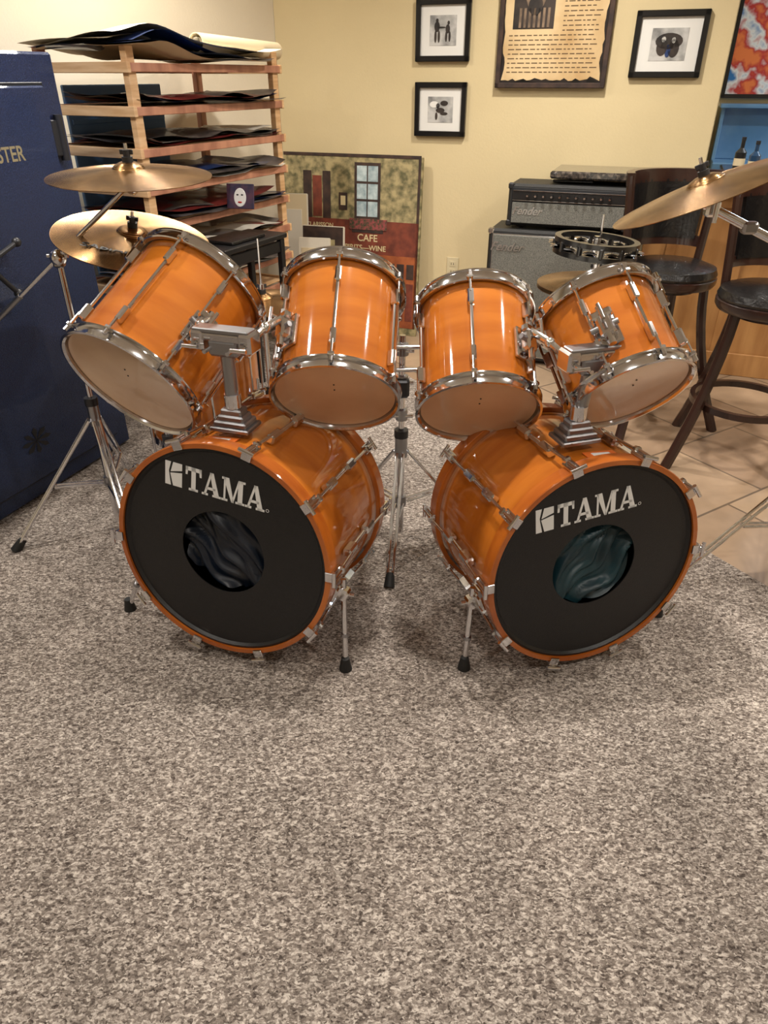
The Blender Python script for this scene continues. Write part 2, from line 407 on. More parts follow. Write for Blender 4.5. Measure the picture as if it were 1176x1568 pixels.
    for sx in(-1,1):
        b.box((sx*.062,0,.004),(.034,.058,.05),'chrome',Tb,.006)
        b.cyl(Tb@V((sx*.062,-.03,.0)),Tb@V((sx*.062,-.055,.0)),.006,'chrome')
        b.cyl(Tb@V((sx*.062-.02,-.055,.0)),Tb@V((sx*.062+.02,-.055,.0)),.005,'chrome')
        b.cyl(Tb@V((sx*.03,-.02,-.012)),Tb@V((sx*.03,-.05,-.012)),.005,'chrome')
    b.make('tom_holder',None,ob)
    b=B(); Tt=T@Matrix.Rotation(math.radians(4*clothside),4,'Z')@Matrix.Translation((0,R0-.018,-.075))@Matrix.Rotation(math.radians(-90),4,'X')
    b.box((0,0,0),(.085,.036,.003),'badge',Tt,.001); b.box((0,-.002,.001),(.05,.02,.003),'white',Tt,.001); b.make('badge_plate',None,ob)
    Tz=T@Matrix.Rotation(math.radians(logo[0]),4,'Z')@Matrix.Translation((logo[1],logo[2],-.0118))
    serif_word('TAMA',Tz,.055,.064,'white',ob)
    return T,x,ob
TL,xL,bL=bass('bass_drum',(-.415,1.48,.335),18,5.5,.43,'cloth',(-7,-.002,.184),[(-.104,1.4216,-20),(-.765,1.675,200)],(-.37,1.625,.628),(-.372,1.63,.84),clothside=1)
TR,xR,bR=bass('bass_drum',(.535,1.452,.316),-17,3,.41,'clothteal',(6,.004,.174),[(.217,1.425,200),(.815,1.65,-20)],(.470,1.59,.612),(.487,1.60,.808),R0=.295,clothside=-1)

def tom(name,pb,pt,R0,nl,ph,holder=None,hdir=None):
    pb=V(pb);pt=V(pt);ax=(pt-pb);L=ax.length; T=frame(pb,ax); ax.normalize()
    b=B(); rs=R0-.014
    b.lathe([(rs,.004),(rs,L-.004)],'shell',T,96)
    b.lathe([(rs-.006,.004),(rs-.006,L-.004)],'hoopwood',T,48)
    for z0,sg in((0,1),(L,-1)):
        b.lathe([(R0+.001,z0-sg*.013),(R0-.004,z0-sg*.014),(R0-.006,z0-sg*.010),(R0-.006,z0+sg*.010),(R0+.003,z0+sg*.012),(R0+.004,z0+sg*.015),(R0+.001,z0+sg*.017),(R0-.009,z0+sg*.014),(R0-.009,z0-sg*.012),(R0-.004,z0-sg*.017),(R0+.002,z0-sg*.016)],'chrome',T,96,True)
    b.lathe([(R0-.009,.002),(R0-.013,-.004),(R0-.022,-.001),(0,-.001)],'headclear',T,64)
    b.lathe([(R0-.009,L-.002),(R0-.013,L+.004),(R0-.022,L+.001),(0,L+.001)],'headwhite',T,64)
    ob=b.make(name,None,None,T,W=True)
    b=B()
    for k in range(nl):
        a=math.radians(ph)+2*math.pi*k/nl; Tl=T@Matrix.Rotation(a,4,'Z')
        for z0,sg in((0,1),(L,-1)):
            b.box((R0+.005,0,z0+sg*.013),(.018,.016,.010),'chrome',Tl,.003)
            b.cyl(Tl@V((R0+.006,0,z0-sg*.004)),Tl@V((R0+.006,0,z0+sg*.055)),.0034,'chrome',seg=10)
            b.cyl(Tl@V((R0+.006,0,z0-sg*.006)),Tl@V((R0+.006,0,z0+sg*.010)),.0058,'chrome',seg=10)
            b.box((R0-.003,0,z0+sg*.066),(.022,.015,.044),'chrome',Tl,.006)
        b.cyl(Tl@V((R0-.004,0,.07)),Tl@V((R0-.004,0,L-.07)),.0045,'chrome',seg=10)
    for dx,dy in((.0,-.03),(.0,-.055)):
        b.cyl(T@V((dx*R0*6,dy,-.001)),T@V((dx*R0*6,dy,-.0025)),.0022,'darkmetal',seg=8)
    b.make('lugs_and_rods',None,ob)
    if holder is not None:
        hp=V(holder); m=pb+ax*(L*hdir); d=hp-m; d=d-ax*d.dot(ax); o=d.normalized(); p=m+o*rs
        b=B(); Tb=frame(p,o,ax)
        b.box((0,0,.006),(.085,.055,.012),'chrome',Tb,.004)
        b.box((0,0,.024),(.055,.036,.03),'chrome',Tb,.006)
        b.box((.03,0,.03),(.02,.05,.02),'chrome',Tb,.004)
        b.cyl(Tb@V((0,-.03,.028)),Tb@V((0,.035,.028)),.007,'steel')
        b.cyl(Tb@V((.02,.0,.035)),Tb@V((.02,0,.065)),.005,'chrome'); b.cyl(Tb@V((.0,.0,.065)),Tb@V((.04,0,.065)),.005,'chrome')
        q=p+o*.03
        b.tube([q-ax*.05,q+ax*.05],.009,'chrome')
        b.tube([q+ax*.03,q.lerp(hp,.5)+V((0,0,.018)),hp],.0095,'chrome')
        b.ball(q.lerp(hp,.5)+V((0,0,.018)),.014,'chrome')
        b.make('mount_bracket',None,ob)
    return T,ob
hl=V((-.372,1.63,.845)); hr=V((.487,1.60,.812))
T1,o1=tom('rack_tom',(-.645,1.725,.702),(-.502,1.985,.868),.189,8,-90,hl-xL*.062,.42)
T2,o2=tom('rack_tom',(-.124,1.695,.679),(-.108,1.938,.872),.165,6,-90,hl+xL*.062,.35)
T3,o3=tom('rack_tom',(.242,1.698,.641),(.243,1.928,.825),.160,6,-100,hr-xR*.062,.4)
T4,o4=tom('rack_tom',(.603,1.647,.710),(.541,1.832,.858),.157,8,-80,hr+xR*.062,.42)

b=B(); ft=V((-.66,2.47,.0)); T=Matrix.Translation(ft)
b.lathe([(.2,.24),(.2,.62)],'shell',T,80)
for z0,sg in((.24,1),(.62,-1)):
    b.lathe([(.208,z0-.015),(.214,z0-.013),(.212,z0+.015),(.205,z0+.015)],'chrome',T,80,True)
b.lathe([(.208,.632),(.19,.628),(0,.628)],'headwhite',T,48); b.lathe([(.208,.23),(0,.23)],'headclear',T,48)
for k in range(8):
    Tl=T@Matrix.Rotation(math.radians(20+45*k),4,'Z')
    for z in(.30,.56): b.box((.208,0,z),(.022,.017,.045),'chrome',Tl,.005)
    b.cyl(Tl@V((.214,0,.235)),Tl@V((.214,0,.625)),.004,'chrome',seg=8)
for k in range(3):
    Tl=T@Matrix.Rotation(math.radians(-140+120*k),4,'Z')
    b.box((.212,0,.38),(.03,.04,.06),'chrome',Tl); b.cyl(Tl@V((.225,0,.46)),Tl@V((.225,0,.02)),.006,'chrome'); b.cyl(Tl@V((.225,0,.03)),Tl@V((.225,0,0)),.013,'rubber')
b.make('floor_tom')

# ---------------- cymbals and stands ----------------
def tripod(b,x,y,hub,rad,angs,top,r=.011,mt='chrome',low=None):
    low=hub*.45 if low is None else low
    b.cyl((x,y,.03),(x,y,hub+.05),r,mt)
    b.cyl((x,y,hub-.01),(x,y,top),r*.8,mt)
    b.cyl((x,y,hub-.02),(x,y,hub+.05),r*1.7,'steel'); b.cyl((x,y,low-.015),(x,y,low+.02),r*1.6,'steel')
    b.cyl((x,y,hub+.05),(x,y,hub+.075),r*1.9,'darkmetal')
    for a in angs:
        a=math.radians(a); d=V((math.cos(a),math.sin(a),0)); s=V((-d.y,d.x,0))*.010
        P=V((x,y,0)); foot=P+d*rad+V((0,0,.015))
        for q in(s,-s):
            b.cyl(P+V((0,0,hub))+d*.02+q,foot+q*.8,.0052,mt,seg=8)
            m=P+V((0,0,hub))+(foot-P-V((0,0,hub)))*.52
            b.cyl(P+V((0,0,low))+d*.02+q,m+q,.0045,mt,seg=8)
        b.cyl(foot+V((0,0,.02))-d*.02,V((foot.x,foot.y,0))+d*.01,.013,'rubber',.018)
        b.cyl(foot+s*1.6+V((0,0,.03))-d*.03,foot-s*1.6+V((0,0,.03))-d*.03,.006,mt,seg=8)
def cymbal(name,c,nrm,rad,parent,word=None):
    b=B(); h=rad*.11
    pr=[(0.004,h+.012),(rad*.10,h+.011),(rad*.17,h+.004),(rad*.2,h-.004)]
    for k in range(1,11):
        f=.2+.8*k/10; pr.append((rad*f,(h-.004)*(1-((f-.2)/.8)**1.5)))
    low=[(r,z-.0016) for r,z in reversed(pr)]
    b.lathe(pr+low,'cymbal',I4,96,True)
    T=frame(c,nrm)
    o=b.make(name,None,parent,T)
    if word:
        text('cymbal_print',word,.045,T@Matrix.Translation((-.03,-rad*.58,h*.55))@Matrix.Rotation(-.06,4,'X'),'safedark',o,off=.0008)
    b=B()
    b.cyl((0,0,h+.006),(0,0,h+.055),.0045,'chrome'); b.cyl((0,0,h+.010),(0,0,h+.024),.014,'rubber'); b.cyl((0,0,h+.024),(0,0,h+.040),.009,'darkmetal')
    b.cyl((0,0,-.03),(0,0,h-.004),.007,'chrome'); b.cyl((0,0,h-.016),(0,0,h-.002),.015,'rubber')
    b.box((0,0,h+.035),(.034,.006,.012),'darkmetal')
    b.make('wing_nut_and_felt',None,o,T)
    return o,T
b=B(); px,py=-.94,2.13
tripod(b,px,py,.42,.33,(205,300,97),.90)
pv=V((px,py,.925)); cy=V((-.672,2.068,1.13))
b.cyl((px,py,.62),(px,py,.655),.016,'steel'); b.box((px,py,.92),(.03,.03,.045),'chrome',bev=.006)
dirn=(cy-pv).normalized(); endp=pv-dirn*.36
b.cyl(cy-dirn*.02,endp,.0065,'chrome'); b.ball(endp,.011,'chrome')
b.cyl(endp,endp+dirn*.16,.0085,'steel'); b.ball(pv,.024,'chrome')
b.ball(cy-V((0,0,.015)),.016,'chrome'); b.cyl((px-.03,py,.93),(px+.03,py,.93),.006,'chrome')
st=b.make('boom_cymbal_stand')
cymbal('crash_cymbal',(-.672,2.068,1.145),(.02,-.05,1),.212,st)
b=B(); tripod(b,-.735,2.19,.26,.18,(270,30,150),.945,r=.010)
b.cyl((-.735,2.19,.6),(-.735,2.19,.63),.015,'steel'); b.ball((-.735,2.19,.945),.015,'chrome')
st2=b.make('cymbal_stand')
cymbal('ride_cymbal',(-.735,2.19,.965),(.20,-.16,1),.222,st2,'SABIAN')
b=B(); px,py=1.30,1.87
tripod(b,px,py,.40,.40,(190,245,60),.86,r=.013)
pv=V((px,py,.88)); cy=V((.80,1.955,1.10))
dirn=(cy-pv).normalized(); b.cyl(cy-dirn*.0,pv-dirn*.15,.008,'chrome')
b.cyl(cy-dirn*.26,cy-dirn*.02,.0115,'chrome'); b.box(tuple(cy-dirn*.04),(.035,.03,.04),'chrome',bev=.006); b.box(tuple(cy-dirn*.15),(.04,.03,.03),'steel',bev=.006)
b.cyl(cy-dirn*.04+V((0,-.03,-.03)),cy-dirn*.04+V((0,-.03,.04)),.006,'chrome')
b.box((px,py,.88),(.03,.03,.045),'chrome',bev=.006)
st3=b.make('boom_cymbal_stand')
cymbal('crash_cymbal',(.815,1.95,1.125),(-.42,.14,1),.235,st3)
def hihat(x,y,z,tamb=False,legs=(100,220,340)):
    b=B(); tripod(b,x,y,.36,.25,legs,z,r=.010)
    b.cyl((x,y,z-.02),(x,y,z+.2),.0032,'chrome'); b.cyl((x,y,z+.03),(x,y,z+.06),.011,'chrome')
    b.box((x,y-.14,.015),(.09,.28,.012),'steel',bev=.004); b.box((x,y-.14,.03),(.07,.2,.008),'chrome',bev=.003)
    b.box((x,y,.02),(.07,.06,.03),'steel')
    st=b.make('hi_hat_stand')
    for s,zz in((-1,z-.012),(1,z)):
        cymbal('hi_hat_cymbal',(x,y,zz),(0,0.0,s),.172,st)
    if tamb:
        b=B(); T=Matrix.Translation((x-.01,y,z+.11))@Matrix.Rotation(math.radians(4),4,'Y')
        for za,zb in((-.024,-.010),(.010,.024)):
            b.lathe([(.108,za),(.126,za),(.126,zb),(.108,zb)],'frameblk',T,72,True)
        for k in range(12):
            Tl=T@Matrix.Rotation(math.radians(30*k+8),4,'Z')
            for zz in(-.005,.001): b.lathe([(0,zz+.004),(.012,zz+.003),(.022,zz),(.012,zz-.0005),(0,zz)],'chrome',Tl@Matrix.Translation((.121,0,0)),18)
            b.cyl(Tl@V((.120,0,-.02)),Tl@V((.120,0,.02)),.002,'chrome',seg=6)
            b.box((.117,.031,0),(.016,.012,.03),'frameblk',Tl)
        b.box((0,0,0),(.222,.02,.01),'frameblk',T); b.cyl(T@V((0,0,-.02)),T@V((0,0,.03)),.010,'chrome')
        b.make('tambourine',None,st)
hihat(.650,2.25,.822,True)
hihat(-.40,2.36,.735,legs=(80,200,320))
b=B(); tripod(b,.055,2.06,.34,.27,(262,20,140),.72,r=.012)
for z in(.45,.56,.66): b.cyl((.055,2.06,z),(.055,2.06,z+.035),.019,'steel'); b.cyl((.03,2.05,z+.015),(.09,2.05,z+.015),.006,'chrome')
for z in(.60,.67):
    b.cyl((-.03,2.04,z+.02),(.14,2.04,z+.02),.0065,'chrome'); b.box((-.03,2.04,z+.02),(.026,.026,.026),'chrome',bev=.006); b.box((.14,2.04,z+.02),(.026,.026,.026),'chrome',bev=.006)
b.box((.055,2.05,.56),(.045,.04,.06),'darkmetal',bev=.008)
b.make('percussion_stand')

# ---------------- safe ----------------
sd=V((.3614,.932,0)).normalized(); sn=V((.932,-.3614,0)).normalized()
SW=1.0; org=V((-1.113,2.829,0))-sd*SW
T=basis(org,sd,UP,sn)
b=B(); b.box((SW/2,.725,-.28),(SW,1.43,.56),'safe',T,.008)
b.box((SW/2-.01,.715,.004),(SW-.14,1.28,.012),'safedark',T,.002)
b.box((SW/2-.01,.715,.012),(SW-.16,1.26,.024),'safe',T,.006)
for z in(.22,1.12):
    b.cyl(T@V((SW-.055,z,.02)),T@V((SW-.055,z+.14,.02)),.014,'darkmetal'); b.box((SW-.07,z+.07,.014),(.05,.11,.022),'darkmetal',T)
hx,hz=SW-.55,.87
b.cyl(T@V((hx,hz,.02)),T@V((hx,hz,.09)),.022,'darkmetal'); b.lathe([(.0,.03),(.05,.03),(.055,.02)],'darkmetal',T@Matrix.Translation((hx,hz,0)),32)
for k in range(5):
    a=math.radians(72*k+20); b.cyl(T@V((hx,hz,.08)),T@V((hx+.13*math.cos(a),hz+.13*math.sin(a),.09)),.008,'darkmetal'); b.ball(T@V((hx+.135*math.cos(a),hz+.135*math.sin(a),.09)),.015,'darkmetal')
b.lathe([(0,.035),(.04,.035),(.045,.024)],'chrome',T@Matrix.Translation((hx+.03,hz+.22,0)),32)
sf=b.make('gun_safe')
text('door_lettering','GUNMASTER',.062,T@Matrix.Translation((SW-.395,1.155,.0245)),'gold',sf,off=.001,sx=.85)
b=B(); Te=T@Matrix.Translation((SW-.50,.235,.0245))
for k in range(8):
    a=math.radians(45*k); b.poly([(0,0),(.055*math.cos(a-.2),.04*math.sin(a-.2)),(.07*math.cos(a),.05*math.sin(a)),(.05*math.cos(a+.25),.04*math.sin(a+.25))],'safedark',Te,.001)
b.make('door_emblem',None,sf)

# ---------------- storage rack ----------------
A=V((-.96,3.15,0)); du=V((.452,.892,0)).normalized(); dv=V((-.892,.452,0)).normalized(); LL,DD=.945,.46
T=basis(A,du,dv,UP)
b=B()
for x in(0,LL):
    b.box((x,0,.735),(.042,.03,1.47),'pine',T,.002)
    b.box((x,DD,.735),(.042,.03,1.47),'pinedark',T,.002)
levels=[1.40,1.255,1.11,.97,.83,.69,.55,.41,.27]
for z in levels:
    b.box((LL/2,-.020,z),(LL+.05,.018,.030),'pinedark',T,.002); b.box((LL/2,DD+.018,z),(LL+.05,.018,.034),'pinedark',T,.002)
    for x in(-.028,LL+.028): b.box((x,DD/2,z),(.018,DD+.06,.036),'pine',T,.002)
    b.box((LL/2,DD/2,z+.012),(LL-.01,DD-.04,.006),'pine',T,.001)
rk=b.make('wooden_storage_rack')
b=B()
top=['paper2','blpaper','paper2','blpaper','paper']
low=['dkpaper','dkpaper','blpaper','dkpaper','rdpaper','dkpaper','paper']
for li,z in enumerate(levels[:7]):
    for k in range(5 if li==0 else 4):
        if li==0:
            w=LL*(.90+.10*random.random()); d=.54+.06*random.random()
            Tm=T@Matrix.Translation((LL/2-.07+random.uniform(-.06,.03),DD/2+random.uniform(-.05,.02),z+.024+k*.008))@Matrix.Rotation(random.uniform(-.14,.14),4,'Z')
            b.sheet(Tm,w,d,.035,k*1.9,top[k],curl=.012,fr=3,arch=.055)
        else:
            w=LL*(.86+.16*random.random()); d=.42+.08*random.random()
            Tm=T@Matrix.Translation((LL/2+random.uniform(-.05,.04),DD/2+random.uniform(-.07,.0),z+.018+k*.006))@Matrix.Rotation(random.uniform(-.10,.10),4,'Z')
            b.sheet(Tm,w,d,.022,li*5+k*1.3,low[(k+li*2)%7],curl=.010)
b.make('poster_sheets',None,rk)
b=B()
for p,q,r in(((.40,-.005,1.49),(1.03,.03,1.475),.036),((.45,.22,1.49),(.98,.30,1.485),.03)):
    p=T@V(p);q=T@V(q); Tf=frame(p,q-p,(0,0,1)); L=(q-p).length
    b.lathe([(r,0),(r,L),(r-.004,L),(r-.004,0)],'paper2',Tf,28,True); b.lathe([(r*.55,0.004),(r*.55,L+.002)],'paper',Tf,24)
b.make('rolled_paper',None,rk)
b=B(); T2w=basis(V((-1.38,3.52,0)),du,UP,V((.892,-.452,0)))  # added panel, painted blue to stand in for blue light on the wall
b.box((.31,.68,0),(.60,1.32,.02),'blueglow',T2w,.004)
for k in range(5): b.box((.31,.2+.25*k,.014),(.58,.02,.01),'blueglow',T2w,.003)
b.make('painted_blue_glow_panel')

# ---------------- side table ----------------
T=basis(V((-.66,3.08,0)),V((.452,.892,0)),V((-.892,.452,0)),UP)
b=B(); b.box((.22,.10,.745),(.46,.22,.022),'tabletop',T,.004)
for x in(.02,.42):
    for y in(.01,.19): b.box((x,y,.367),(.028,.028,.734),'tabletop',T,.003)
b.box((.22,.01,.70),(.4,.015,.05),'tabletop',T); b.box((.22,.19,.70),(.4,.015,.05),'tabletop',T)
b.box((.2,.10,.764),(.24,.16,.014),'leather',T)
b.make('black_side_table')

# ---------------- paintings ----------------
def wallT(s,z,off):
    return basis(V((.4,4.38,z))+R*s-F*off,R,UP,-F)
lean=math.radians(4)
W,Hh=.86,.99
def leanT(p,right,ang):
    right=V(right).normalized(); back=UP.cross(right)
    up=(UP*math.cos(ang)+back*math.sin(ang)).normalized(); n=right.cross(up)
    return basis(p,right,up,n)
T=leanT(V((-.60,4.745,0.0))-F*.14+R*.035,R,lean)
b=B(); b.box((W/2,Hh/2,-.012),(W,Hh,.024),'p_stone',T,.002)
kk=.0038
def pr(x0,y0,x1,y1,mt,d=.002):
    X0=(x0-437)*kk;X1=(x1-437)*kk;Y1=Hh-(y0-238)*kk*1.12;Y0=Hh-(y1-238)*kk*1.12
    b.box(((X0+X1)/2,(Y0+Y1)/2,d/2+.0002),(X1-X0,Y1-Y0,d),mt,T,.0005)
pr(468,318,661,362,'p_sign'); pr(437,362,661,460,'p_door'); pr(437,330,468,460,'p_dark')
pr(470,258,484,318,'p_dark',.003);pr(503,258,516,318,'p_dark',.003);pr(486,264,501,316,'p_sign',.003)
pr(556,246,598,316,'p_dark',.003)
for i in range(2):
    for j in range(3): pr(560+i*18,250+j*22,576+i*18,269+j*22,'p_win',.004)
pr(530,284,544,306,'p_dark',.003); pr(533,288,541,300,'p_cream',.004)
pr(548,316,610,330,'p_green',.006); pr(552,326,604,334,'p_dark',.004)
for i in range(7): pr(548+i*8,366,554+i*8,384,'p_cream' if i%2 else 'red',.004)
pr(548,386,604,450,'p_dark',.003); pr(556,392,596,450,'p_door',.004)
for i in range(3):
    pr(612+i*16,372,624+i*16,392,'p_dark',.003); pr(612+i*16,398,624+i*16,450,'p_sign',.003)
for i in range(3): pr(474+i*24,372,492+i*24,440,'p_dark',.003)
pr(437,236,661,240,'p_dark'); pr(657,240,661,460,'p_dark')
pt=b.make('cafe_street_painting')
def ptxt(st,x,y,sz): text('sign_text',st,sz,T@Matrix.Translation(((x-437)*kk,Hh-(y-238)*kk*1.12,.003)),'p_cream',pt,off=.0006)
ptxt('CAFE',578,341,.055); ptxt('SPIRITS—WINE',572,354,.042); ptxt('CLARISSON',497,327,.034)
def canvas(name,p,right,ang,w,h,front,deco=None):
    T=leanT(V(p),right,ang); b=B()
    b.box((w/2,h/2,-.001),(w,h,.004),front,T,.001)
    for x in(.012,w-.012): b.box((x,h/2,-.014),(.024,h,.02),'pine',T,.002)
    for y in(.012,h-.012,h/2): b.box((w/2,y,-.014),(w-.05,.024,.02),'pine',T,.002)
    for x in(-.0015,w+.0015): b.box((x,h/2,-.012),(.003,h,.026),'canvas',T,.001)
    b.box((w/2,h+.0015,-.012),(w,.003,.026),'canvas',T,.001)
    if deco:
        for (x0,y0,x1,y1,m) in deco: b.box(((x0+x1)/2*w,(y0+y1)/2*h,.002),((x1-x0)*w,(y1-y0)*h,.003),m,T,.0005)
    return b.make(name)
canvas('stretched_canvas',(-.605,4.36,0),(.98,-.15,0),.10,.15,.80,'paper2',[(.2,.1,.8,.9,'canvas')])
canvas('stretched_canvas',(-.48,4.18,0),(.96,-.28,0),.12,.24,.66,'p_dark',[(.06,.06,.94,.5,'p_door'),(.2,.6,.8,.9,'p_stone')])
canvas('stretched_canvas',(-.485,4.04,0),(.97,-.2,0),.14,.17,.62,'canvas',[(.08,.08,.92,.92,'paper2')])
canvas('stretched_canvas',(-.50,3.80,0),(.8,-.6,0),.14,.12,.54,'rdpaper')
T=leanT(A+du*.44+V((.045,-.022,.855)),(.95,-.2,0),.2)
b=B(); b.box((.06,.05,0),(.13,.105,.010),'purple',T,.002)
b.lathe([(0,.0),(.028,.0),(.030,-.004)],'white',T@Matrix.Translation((.06,.045,.0075))@Matrix.Diagonal((1,1.35,1,1)),28)
for sx in(-1,1): b.ball((.06+sx*.011,.056,.008),.005,'frameblk',10,(1.2,.7,.3),T)
b.ball((.06,.025,.008),.007,'red',10,(1.5,.6,.3),T)
b.make('small_face_painting',None,rk)

def blob(b,T,x,y,rx,ry,mt,z=.0): b.lathe([(0,.0015),(1,.0015),(1,0)],mt,T@Matrix.Translation((x,y,z))@Matrix.Diagonal((rx,ry,1,1)),18)
def frame_pic(s,z,w,h,fig):
    T=wallT(s,z,.001); b=B(); fw=.026
    for sx in(-1,1): b.box((sx*(w/2-fw/2),0,.013),(fw,h,.026),'frameblk',T,.003)
    for sy in(-1,1): b.box((0,sy*(h/2-fw/2),.013),(w,fw,.026),'frameblk',T,.003)
    b.box((0,0,.006),(w-.03,h-.03,.01),'matboard',T,.001)
    iw,ih=(w-2*fw)*.60,(h-2*fw)*.60
    b.box((0,0,.0115),(iw,ih,.002),'grayphoto',T,.0005)
    Tz=T@Matrix.Translation((0,0,.0127))
    for (x,y,rx,ry,m) in fig: blob(b,Tz,x*iw/2,y*ih/2,rx*iw/2,ry*ih/2,m)
    return b.make('framed_photograph')
frame_pic(-.098,1.572,.29,.27,[(-.45,.25,.2,.35,'darkphoto'),(-.45,.65,.1,.14,'darkphoto'),(-.55,-.4,.09,.4,'darkphoto'),(-.3,-.4,.09,.4,'darkphoto'),(.35,.1,.16,.3,'darkphoto'),(.4,.5,.09,.13,'darkphoto'),(.25,-.4,.08,.35,'darkphoto'),(.5,-.4,.08,.35,'darkphoto'),(-.1,.2,.3,.06,'darkphoto')])
frame_pic(-.098,1.218,.285,.255,[(-.5,.4,.35,.25,'matboard'),(.3,.5,.3,.2,'darkphoto'),(0,-.05,.35,.2,'darkphoto'),(-.2,.3,.14,.2,'darkphoto'),(.3,-.3,.3,.12,'darkphoto'),(-.3,-.5,.1,.3,'darkphoto')])
frame_pic(1.012,1.50,.325,.27,[(0,.2,.75,.5,'darkphoto'),(-.35,-.2,.3,.5,'darkphoto'),(.3,-.25,.3,.55,'darkphoto'),(-.3,.3,.12,.18,'matboard'),(.25,.25,.12,.18,'matboard'),(0,-.4,.15,.4,'blpaper')])
T=wallT(.47,1.72,.001); b=B(); w,h=.55,.80
b.box((0,0,.012),(w,h,.024),'frameblk',T,.004)
for sx in(-1,1): b.box((sx*(w/2-.012),0,.02),(.024,h,.03),'p_dark',T,.003)
for sy in(-1,1): b.box((0,sy*(h/2-.012),.02),(w,.024,.03),'p_dark',T,.003)
def jag(w,h,a,sd):
    pts=[];n=26
    for (x0,y0),(x1,y1) in(((-w/2,-h/2),(w/2,-h/2)),((w/2,-h/2),(w/2,h/2)),((w/2,h/2),(-w/2,h/2)),((-w/2,h/2),(-w/2,-h/2))):
        for i in range(n):
            f=i/n; x=x0+(x1-x0)*f;y=y0+(y1-y0)*f; q=a*noise.noise(V((x*22+sd,y*22,sd)))*2
            pts.append((x*(1-abs(q)),y*(1-abs(q)*.8)+q*.1))
    return pts
b.poly(jag(w-.03,h-.03,.05,3),'burn',T@Matrix.Translation((0,.004,.0255)),.001)
b.poly(jag(w-.055,h-.055,.05,3),'parch',T@Matrix.Translation((0,.004,.027)),.0012)
Tz=T@Matrix.Translation((-.09,-.0,.0285))
b.box((-.015,-.02,.0),(.20,.26,.002),'darkphoto',Tz,.0005)
T3=Tz@Matrix.Translation((-.01,.0,.002))
blob(b,T3,0,-.01,.05,.07,'skin');blob(b,T3,0,.05,.06,.035,'darkphoto',.001);blob(b,T3,0,-.055,.035,.04,'darkphoto',.001)
for i in range(7): b.box((-.07+.023*i,-.105,.001),(.012,.08,.003),'skin',T3,.001)
random.seed(3)
for r_ in range(36):
    y=.345-.0193*r_; x0=-.22 if (y>.14 or y<-.17) else .04
    x=x0
    while x<.21:
        l=random.uniform(.010,.036)
        if x+l<.225: b.box((x+l/2,y,.0285),(l,.0042,.001),'ink',T,.0002)
        x+=l+.008
b.make('parchment_plaque')
T=wallT(.01,.40,.001); b=B(); b.box((0,0,.003),(.07,.115,.006),'outlet',T,.002)
for sy in(-1,1):
    b.box((0,sy*.022,.006),(.035,.03,.004),'outlet',T,.001)
    for sx in(-1,1): b.box((sx*.007,sy*.022,.0085),(.003,.011,.001),'frameblk',T,.0002)
b.make('wall_outlet')

# ---------------- amplifiers ----------------
def amp(name,p,w,h,d,head,z0):
    T=basis(V((p[0],p[1],z0)),R,UP,-F); b=B(); f=.018 if z0==0 else .012
    b.box((w/2,f+(h-f)/2,-d/2),(w,h-f,d),'tolex',T,.012)
    for x in(.06,w-.06):
        for z in(-.05,-d+.05): b.cyl(T@V((x,0.0005,z)),T@V((x,f+.005,z)),.016,'rubber')
    if head:
        b.box((w/2,f+(h-f)/2,.001),(w-.035,h-f-.035,.004),'safedark',T,.001)
        b.box((w/2,h-.052,.006),(w-.05,.040,.010),'tabletop',T,.002)
        b.box((w/2,h-.030,.008),(w-.05,.003,.012),'chrome',T,.001)
        b.box((w/2,h-.075,.008),(w-.05,.003,.012),'chrome',T,.001)
        for k in range(11):
            x=.10+k*(w-.2)/10
            b.cyl(T@V((x,h-.052,.01)),T@V((x,h-.052,.028)),.009,'frameblk'); b.cyl(T@V((x,h-.052,.026)),T@V((x,h-.052,.029)),.005,'chrome')
        b.box((w/2,f+(h-f-.085)/2+.008,.006),(w-.05,h-f-.10,.010),'grille',T,.003)
        b.box((w/2,h+.008,-d/2),(.2,.012,.03),'leather',T,.004)
    else:
        b.box((w/2,f+(h-f)/2,.002),(w-.045,h-f-.045,.006),'chrome',T,.002)
        b.box((w/2,f+(h-f)/2,.005),(w-.055,h-f-.055,.008),'grille',T,.003)
    for x in(0.012,w-.012):
        for y in(f+.012,h-.012): b.box((x,y,-.010),(.03,.03,.026),'chrome' if not head else 'darkmetal',T,.006)
    o=b.make(name)
    text('script_lettering','Fender',.052 if head else .06,T@Matrix.Translation((.10,(h-.125) if head else h-.085,.0125)),'chrome',o,off=.001,shear=.4)
    return o
amp('guitar_amplifier_cabinet',(.545,3.915),.72,.70,.27,False,0)
amp('guitar_amplifier_head',(.632,3.92),.60,.21,.24,True,.702)

# ---------------- bar ----------------
T=basis(V((.4,4.38,0)),R,UP,-F)
b=B()
b.box((1.86,.465,.10),(1.60,.93,.16),'barwood',T,.004)
for k in range(5):
    x=1.20+k*.32; b.box((x,.465,.187),(.05,.88,.014),'barwood',T,.004)
b.box((1.86,.06,.190),(1.58,.12,.014),'barwood',T,.003); b.box((1.86,.87,.190),(1.58,.09,.014),'barwood',T,.003)
b.box((1.62,.955,.165),(2.10,.035,.33),'granite',T,.008)
b.box((2.02,.955,-.16),(1.30,.035,.32),'granite',T,.008)
b.make('bar_counter')
b=B()
def bottle(x,z,r,h,mt):
    Tb=T@Matrix.Translation((x,.973,z))@Matrix.Rotation(math.radians(-90),4,'X')
    b.lathe([(0,0),(r,0),(r,h*.6),(r*.35,h*.75),(r*.35,h),(0,h)],mt,Tb,20); b.cyl(Tb@V((0,0,h)),Tb@V((0,0,h+.015)),r*.4,'darkmetal')
    b.lathe([(r+.0006,h*.15),(r+.0006,h*.4)],'paper2',Tb,20)
